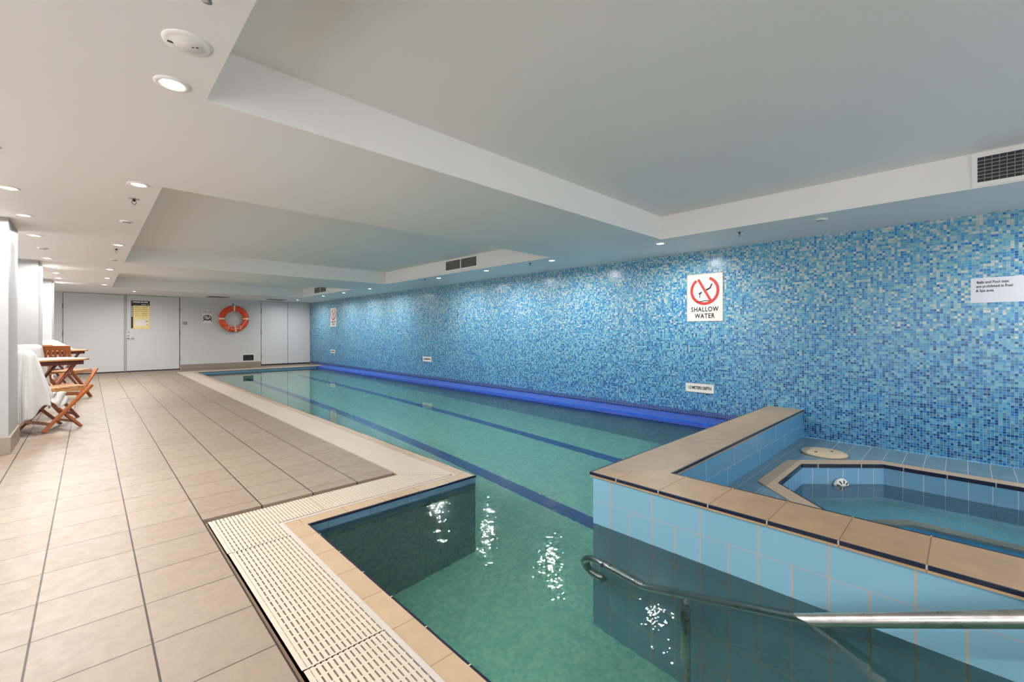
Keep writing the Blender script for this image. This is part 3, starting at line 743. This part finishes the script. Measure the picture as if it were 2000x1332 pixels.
# switch plate
t = thing('switch_plate', 'small grey switch plate beside the door hinge on the back wall', 'switch', (2.003, YF, 1.347))
bm = NB(); box(bm, -.055, .055, -.012, 0, -.04, .04); obj('plate', bm, M['grey'], t, bevel=.004)
bm = NB(); box(bm, -.02, .02, -.018, -.012, -.012, .012); obj('rocker', bm, M['grey'], t)
# safety pictogram sign
t = thing('rescue_sign', 'small white sign with a dark oval pictogram beside the lifebuoy', 'sign', (2.555, YF, 1.535))
bm = NB(); box(bm, -.135, .135, -.004, 0, -.18, .18); obj('panel', bm, M['sign'], t)
bm = NB()
for k, wd in enumerate((.10, .11)): box(bm, -.12+k*.125, -.12+k*.125+wd, -.0052, -.0042, .145, .165)
box(bm, -.12, .12, -.0052, -.0042, .118, .122)
for s_ in (-1, 1): box(bm, s_*.125-.002, s_*.125+.002, -.0052, -.0042, -.17, .12)
obj('red_lines', bm, M['red'], t)
bm = NB()
tube(bm, [(.095*math.cos(a*2*PI/28), -.006, -.02+.072*math.sin(a*2*PI/28)) for a in range(28)], .011, 8, closed=True)
tube(bm, [(.062*math.cos(a*2*PI/20), -.006, -.04+.03*math.sin(a*2*PI/20)) for a in range(20)], .008, 8, closed=True)
beam(bm, (-.08,-.006,-.07), (-.105,-.006,-.125), .02, .004, up=(0,1,0)); beam(bm, (.08,-.006,-.07), (.105,-.006,-.125), .02, .004, up=(0,1,0))
tube(bm, [(.0,-.006,.012),(.012,-.006,.03),(.03,-.006,.018)], .016, 8)
obj('pictogram', bm, M['navyink'], t)
# lifebuoy
t = thing('lifebuoy', 'orange ring lifebuoy with white bands and rope hanging on the back wall', 'lifebuoy', (3.228, YF-.075, 1.495))
def ringpt(r, a, dy=0): return (r*math.cos(a), dy, r*math.sin(a))
bm = NB(); n1, n2 = 64, 16; Rm, ra, rb = .325, .083, .058
vs = [[bm.verts.new(((Rm+ra*math.cos(2*PI*j/n2))*math.cos(2*PI*i/n1), rb*math.sin(2*PI*j/n2), (Rm+ra*math.cos(2*PI*j/n2))*math.sin(2*PI*i/n1))) for j in range(n2)] for i in range(n1)]
for i in range(n1):
    for j in range(n2):
        f = bm.faces.new([vs[i][j], vs[(i+1)%n1][j], vs[(i+1)%n1][(j+1)%n2], vs[i][(j+1)%n2]]); f.smooth = True
obj('ring', bm, M['orange'], t)
for a0 in (PI/2, PI, 0.03, -PI/2+.1):
    bm = NB(); w_ = .085
    vs = []
    for i in range(6):
        a = a0 + (i/5-.5)*w_*1.6
        vs.append([bm.verts.new(((Rm+(ra+.003)*math.cos(2*PI*j/n2))*math.cos(a), (rb+.003)*math.sin(2*PI*j/n2), (Rm+(ra+.003)*math.cos(2*PI*j/n2))*math.sin(a))) for j in range(n2)])
    for i in range(5):
        for j in range(n2): f = bm.faces.new([vs[i][j], vs[i+1][j], vs[i+1][(j+1)%n2], vs[i][(j+1)%n2]]); f.smooth = True
    obj('band', bm, M['buoywhite'], t)
bm = NB()
tube(bm, [ringpt(.405+.02*math.sin(k*PI/10), math.radians(50)-math.radians(50)*k/10*1.0, -.03) for k in range(11)], .006, 6)
tube(bm, [ringpt(.36-.13*math.sin(k*PI/12)*.6, math.radians(2)-math.radians(70)*k/12, -.055) for k in range(13)], .007, 6)
tube(bm, [ringpt(.26, math.radians(-50), -.05), ringpt(.33, math.radians(-62), -.07), ringpt(.41, math.radians(-60), -.05)], .008, 6)
tube(bm, [ringpt(.40, math.radians(-135), -.05), ringpt(.33, math.radians(-122), -.07), ringpt(.25, math.radians(-122), -.05), ringpt(.34, math.radians(-116), -.07), ringpt(.43, math.radians(-118), -.03)], .008, 6)
tube(bm, [ringpt(.25, math.radians(-118), -.05), ringpt(.33, math.radians(-100), -.07), ringpt(.31, math.radians(-88), -.07), ringpt(.27, math.radians(-72), -.06), ringpt(.26, math.radians(-55), -.05)], .008, 6)
tube(bm, [ringpt(.30+.03*(k%2), math.radians(-86+k*4), -.072) for k in range(6)], .010, 6)
obj('rope', bm, M['rope'], t)
t2 = thing('wall_hook', 'small dark hook above the lifebuoy', 'hook', (3.215, YF, 1.93))
bm = NB(); tube(bm, [(0,0,.03),(0,-.02,.0),(0,-.06,-.045),(0,-.10,-.05),(0,-.125,-.035)], .006, 8); obj('hook_rod', bm, M['dark'], t2)
bm = NB(); box(bm, -.012,.012,-.004,0,-.02,.045); obj('back_plate', bm, M['dark'], t2)
# low black vent
t = thing('wall_vent', 'small black rectangular vent low on the back wall', 'vent', (3.635, YF, .275))
bm = NB(); box(bm, -.165,.165,-.010,0,.092,.108); box(bm, -.165,.165,-.010,0,-.108,-.092); box(bm, -.165,-.15,-.010,0,-.092,.092); box(bm, .15,.165,-.010,0,-.092,.092); obj('frame', bm, M['fitting'], t)
bm = NB(); box(bm, -.15,.15,-.004,-.001,-.092,.092); obj('backing', bm, M['black'], t)
bm = NB()
for k in range(7): box(bm, -.15,.15,-.009,-.005,-.082+k*.025,-.076+k*.025)
obj('louvre', bm, M['dark'], t)
# floor drain covers set in the deck
for x, y, lx, lab in ((.43, 9.54, .115, 'thin dark floor drain slot in the deck tiles'), (.63, 14.15, .06, 'tiny round floor outlet far off near the double doors')):
    t = thing('floor_drain', lab, 'floor drain', (x, y, 0))
    bm = NB(); box(bm, -lx, lx, -.03, .03, 0, .003); obj('plate', bm, M['grey'], t)
    bm = NB(); box(bm, -lx+.01, lx-.01, -.012, .012, .003, .0036); obj('slot', bm, M['dark'], t)

# ------------------------------------------------------------------ signs on the mosaic wall (face -x; local x = right in view = -y world)
MS = Matrix(((0,0,-1,0),(-1,0,0,0),(0,1,0,0),(0,0,0,1)))     # sign plane: u -> -y, v -> z, out -> -x
def sgn(bm, pts2, d0, d1, mi=0): prism(bm, pts2, d0, d1, mi, m=MS)
def arc_ring(bm, cx, cy, r0, r1, a0, a1, d0, d1, n=40, sx=1, sy=1):
    P = [(cx+sx*r1*math.cos(a0+(a1-a0)*k/n), cy+sy*r1*math.sin(a0+(a1-a0)*k/n)) for k in range(n+1)]
    Q = [(cx+sx*r0*math.cos(a0+(a1-a0)*k/n), cy+sy*r0*math.sin(a0+(a1-a0)*k/n)) for k in range(n+1)]
    for k in range(n): prism(bm, [P[k], P[k+1], Q[k+1], Q[k]], d0, d1, m=MS)
def shallow_sign(loc, lab):
    t = thing('shallow_water_sign', lab, 'sign', loc, 0, 'no diving shallow water signs')
    W, H = .222, .298
    bm = NB(); sgn(bm, [(-W,-H),(W,-H),(W,H),(-W,H)], 0, .004); obj('panel', bm, M['sign'], t)
    bm = NB(); e = .006
    for q in ([(-W,-H),(W,-H),(W,-H+e),(-W,-H+e)], [(-W,H-e),(W,H-e),(W,H),(-W,H)], [(-W,-H),(-W+e,-H),(-W+e,H),(-W,H)], [(W-e,-H),(W,-H),(W,H),(W-e,H)]): sgn(bm, q, .0042, .0052)
    obj('border', bm, M['signedge'], t)
    bm = NB(); cy = .085
    arc_ring(bm, 0, cy, .145, .18, math.radians(128), math.radians(428), .0042, .0052)
    d = Vector((.50, -.86)).normalized(); n_ = Vector((-d.y, d.x))*.0155
    p, q = Vector((-.078, cy+.145)), Vector((.078, cy-.13))
    sgn(bm, [tuple(p-n_), tuple(q-n_), tuple(q+n_), tuple(p+n_)], .0062, .0072)
    obj('prohibition_ring', bm, M['red'], t)
    bm = NB()
    def poly(pts): sgn(bm, pts, .0044, .0054)
    poly([(.01,.09),(.03,.082),(.075,.108),(.098,.165),(.083,.168),(.062,.122),(.022,.105)])
    poly([(-.075,.055),(-.035,.075),(-.03,.06),(-.05,.045),(-.058,-.005),(-.066,-.003),(-.062,.04),(-.072,.042)])
    poly([(-.095,-.045),(-.03,-.042),(.0,-.036),(.0,-.046),(-.03,-.052),(-.09,-.055)])
    poly([(.0,-.036),(.06,-.038),(.10,-.026),(.10,-.034),(.06,-.048),(0,-.046)])
    obj('diver_pictogram', bm, M['black'], t)
    bm = NB()
    text_bm(bm, 'SHALLOW', .080, MS @ Matrix.Translation((0,-.150,.005)) @ Matrix.Scale(.80,4,(1,0,0)), bold=.0020, space=1.18)
    text_bm(bm, 'WATER', .080, MS @ Matrix.Translation((0,-.232,.005)) @ Matrix.Scale(.80,4,(1,0,0)), bold=.0020, space=1.18)
    obj('lettering', bm, M['black'], t, fix=False)
    return t
s1 = shallow_sign((XW, 2.257, 1.515), 'SHALLOW WATER no-diving sign, the large near one on the mosaic wall')
dup(s1, (XW, 13.81, 1.555), 0, 'SHALLOW WATER no-diving sign at the far end of the mosaic wall')
def depth_sign(loc, lab):
    t = thing('depth_marker', lab, 'depth marker', loc, 0, 'pool depth markers on the mosaic wall')
    W, H = .178, .056
    bm = NB(); sgn(bm, [(-W,-H),(W,-H),(W,H),(-W,H)], 0, .004); obj('panel', bm, M['sign'], t)
    bm = NB(); e = .004
    for q in ([(-W,-H),(W,-H),(W,-H+e),(-W,-H+e)], [(-W,H-e),(W,H-e),(W,H),(-W,H)], [(-W,-H),(-W+e,-H),(-W+e,H),(-W,H)], [(W-e,-H),(W,-H),(W,H),(W-e,H)]): sgn(bm, q, .0042, .0052)
    obj('border', bm, M['signedge'], t)
    bm = NB(); text_bm(bm, '1.2 METERS DEPTH', .052, MS @ Matrix.Translation((0,0,.005)) @ Matrix.Scale(.68,4,(1,0,0)), bold=.0016)
    obj('lettering', bm, M['black'], t, fix=False)
    return t
d0 = depth_sign((XW, 2.32, .378), '1.2 METERS DEPTH marker below the near shallow water sign')
dup(d0, (XW, 8.5, .47), 0, 'small depth marker halfway along the mosaic wall')
dup(d0, (XW, 13.85, .48), 0, 'small depth marker below the far shallow water sign')
t = thing('paper_notice', 'white paper notice about balls and pool toys taped at right', 'notice', (XW, -.195, 1.442))
bm = NB(); sgn(bm, [(-.158,-.107),(.158,-.107),(.158,.107),(-.158,.107)], 0, .0015); obj('sheet', bm, M['paper'], t)
bm = NB()
for k, s_ in enumerate(('Balls and Pool toys', 'are prohibited in Pool', '& Spa area')):
    w_ = (.208, .228, .118)[k]
    text_bm(bm, s_, .031, MS @ Matrix.Translation((-.134+w_/2, .068-k*.036, .0022)) @ Matrix.Scale(.78 if k != 1 else .76,4,(1,0,0)), depth=.0004, bold=.0005)
obj('lettering', bm, M['black'], t, fix=False)

# ------------------------------------------------------------------ wooden furniture
def make_chair(loc, rz_, lab):
    t = thing('folding_chair', lab, 'chair', loc, rz_, 'folding wooden chairs'); hw = .215
    for s_ in (-1, 1):
        bm = NB(); beam(bm, (-.205, s_*hw, .012), (.225, s_*hw, .475), .028, .042, up=(0,1,0)); obj('front_rail_leg', bm, M['wood'], t, bevel=.004)
        y = s_*(hw-.032)
        bm = NB(); beam(bm, (.14, y, .012), (-.265, y, .475), .026, .045, up=(0,1,0)); beam(bm, (-.262, y, .46), (-.328, y, .85), .026, .04, up=(0,1,0)); obj('back_post', bm, M['wood'], t, bevel=.004)
    bm = NB()
    for k in range(6): x = -.20+k*.068; box(bm, x, x+.056, -hw+.05, hw-.05, .448+.002*k, .464+.002*k)
    for s_ in (-1, 1): box(bm, -.21, .2, s_*(hw-.06)-.012, s_*(hw-.06)+.012, .418, .449)
    obj('seat', bm, M['woodtop'], t)
    bm = NB(); beam(bm, (-.292, -hw+.02, .64), (-.292, hw-.02, .64), .02, .05, up=(-.15,0,1)); beam(bm, (-.328, -hw+.005, .835), (-.328, hw-.005, .835), .022, .075, up=(-.15,0,1))
    obj('back_rail', bm, M['wood'], t, bevel=.004)
    bm = NB()
    for k in range(5):
        y = -.13+k*.065; beam(bm, (-.294, y, .65), (-.325, y, .82), .014, .034, up=(0,1,0))
    obj('back_slat', bm, M['wood'], t)
    bm = NB(); beam(bm, (-.15, -hw, .09), (-.15, hw, .09), .02, .03); beam(bm, (.075, -hw+.03, .085), (.075, hw-.03, .085), .02, .03); obj('stretcher', bm, M['wood'], t)
    return t
def make_table(loc, rz_, lab):
    t = thing('folding_table', lab, 'table', loc, rz_, 'folding wooden tables'); a = .33; c = .07; Z = .75
    P = [(-a+c,-a),(a-c,-a),(a,-a+c),(a,a-c),(a-c,a),(-a+c,a),(-a,a-c),(-a,-a+c)]
    bm = NB(); prism(bm, P, Z-.022, Z); obj('tabletop', bm, M['woodtop'], t, bevel=.004)
    bm = NB(); q = .27
    for (x0,x1,y0,y1) in ((-q,q,-q,-q+.022),(-q,q,q-.022,q),(-q,-q+.022,-q+.022,q-.022),(q-.022,q,-q+.022,q-.022)): box(bm, x0,x1,y0,y1, Z-.075, Z-.022)
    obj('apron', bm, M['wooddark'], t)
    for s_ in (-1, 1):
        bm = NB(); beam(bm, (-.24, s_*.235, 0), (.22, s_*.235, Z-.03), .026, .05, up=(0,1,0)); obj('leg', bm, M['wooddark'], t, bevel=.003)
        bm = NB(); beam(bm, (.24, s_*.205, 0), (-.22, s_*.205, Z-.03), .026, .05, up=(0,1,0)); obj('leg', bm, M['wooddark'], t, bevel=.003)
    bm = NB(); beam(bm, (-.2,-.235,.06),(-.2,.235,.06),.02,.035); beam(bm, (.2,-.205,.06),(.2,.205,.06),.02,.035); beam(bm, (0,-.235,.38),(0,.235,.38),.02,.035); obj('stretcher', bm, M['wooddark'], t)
    return t
A28 = math.radians(28)
chA = make_chair((-.275, 7.10, 0), A28, 'wooden folding chair nearest the camera, a white robe over its back')
chB = dup(chA, (-.74, 8.56, 0), math.radians(-97), 'wooden folding chair hidden under the second white robe')
chC = dup(chA, (-.21, 10.1, 0), math.radians(57), 'wooden folding chair with its slatted back in view, behind the near table')
chD = dup(chA, (-.68, 10.98, 0), math.radians(96), 'wooden folding chair by the far table, only its top rail showing')
make_table((-.40, 7.93, 0), math.radians(22), 'wooden folding table behind the nearest chair')
make_table((-.41, 11.75, 0), math.radians(22), 'far wooden folding table with white towels piled on it')

def cloth_obj(name, P, lab, cat, thick=.008, sub=1):
    """P: grid of points (rows of equal length)"""
    bm = NB(); V = [[bm.verts.new(p) for p in row] for row in P]
    for i in range(len(V)-1):
        for j in range(len(V[0])-1):
            f = bm.faces.new([V[i][j], V[i][j+1], V[i+1][j+1], V[i+1][j]]); f.smooth = True
    o = obj(name, bm, M['towel'], fix=False)
    s_ = o.modifiers.new('thick', 'SOLIDIFY'); s_.thickness = thick; s_.offset = 0
    s2 = o.modifiers.new('smooth', 'SUBSURF'); s2.levels = sub; s2.render_levels = sub
    return tag(o, lab, cat)
def robe(chair, hems, top, front, seed, lab):
    """towelling robe drawn over a chair back: hems = heights of the hem at the front, near side, back, far side"""
    rnd = random.Random(seed); m = Matrix.Translation(chair.location) @ Matrix.Rotation(chair.rotation_euler[2], 4, 'Z')
    n = 72; ph = [rnd.uniform(0, 6.28) for _ in range(6)]; P = []
    def sup(v, e=.55): return math.copysign(abs(v)**e, v)
    for i in range(24):
        row = []
        for k in range(n+1):
            a = 2*PI*(k % n)/n; ca, sa = math.cos(a), math.sin(a)
            hf, hn, hb, hr = hems
            wf, wb = max(0, ca)**2, max(0, -ca)**2; wn, wr = max(0, -sa)**2, max(0, sa)**2
            hem = hf*wf + hb*wb + hn*wn + hr*wr + .05*math.sin(a*5+ph[0]) + .03*math.sin(a*11+ph[1])
            if i < 4:
                q = (i+.15)/4; z = top + .012*(1-q*q) + .006*math.sin(a*3+ph[2]); ex = .05*q; ey = .235*(.75+.25*q); t = 0
            else:
                t = (i-3)/20; z = top - t*(top-max(.015, hem)); d = top - z
                ex = .05 + (front if ca > 0 else .06)*min(1, d/.5)**.8; ey = .235 + .05*min(1, d/.6)
            f = t*(.016*math.sin(a*9+ph[3]+t*1.5) + .012*math.sin(a*17+ph[4]-t) + .01*math.sin(a*27+ph[5]))
            x = -.315 + ex*sup(ca) + f*ca*1.2; y = ey*sup(sa) + f*sa*1.5
            row.append(m @ Vector((x, y, z)))
        P.append(row)
    return cloth_obj('bathrobe', P, lab, 'bathrobe')
robe(chA, (.40, .22, .03, .25), .885, .15, 3, 'white bathrobe hanging to the floor over the nearest chair back')
robe(chB, (.40, .30, .25, .35), .895, .10, 8, 'white bathrobe draped over the chair behind the near table')
m = Matrix.Translation(chA.location) @ Matrix.Rotation(A28, 4, 'Z')
P = []
for i in range(11):
    v = i/10; row = []
    for j in range(9):
        u = j/8
        x = -.15 + .13*u + .010*math.sin(u*9+v*5); z = .43 - .10*v - .10*v*math.sin(u*PI)*.7 + .01*math.sin(u*12)
        row.append(m @ Vector((x, -.245-.014*math.sin(u*10+v*7)-.015*v, z)))
    P.append(row)
cloth_obj('hand_towel', P, 'small white towel end hanging below the seat of the nearest chair', 'towel', .012)
# pile of towels on the far table
rnd = random.Random(5); m = Matrix.Translation((-.52, 11.74, .75)) @ Matrix.Rotation(.4, 4, 'Z'); P = []
for i in range(17):
    row = []
    for j in range(17):
        u, v = i/16*2-1, j/16*2-1; r = min(1, math.hypot(u, v))
        h = .012 + .165*(1-r**2.2)**.8*(1 if u < .3 else .8) + .02*math.sin(u*7+v*3)*(1-r) + .015*math.sin(v*11-u*4)*(1-r)
        row.append(m @ Vector((u*.29, v*.23, max(.008, h))))
    P.append(row)
cloth_obj('towel_pile', P, 'crumpled heap of white towels on the far wooden table', 'towel', .01)
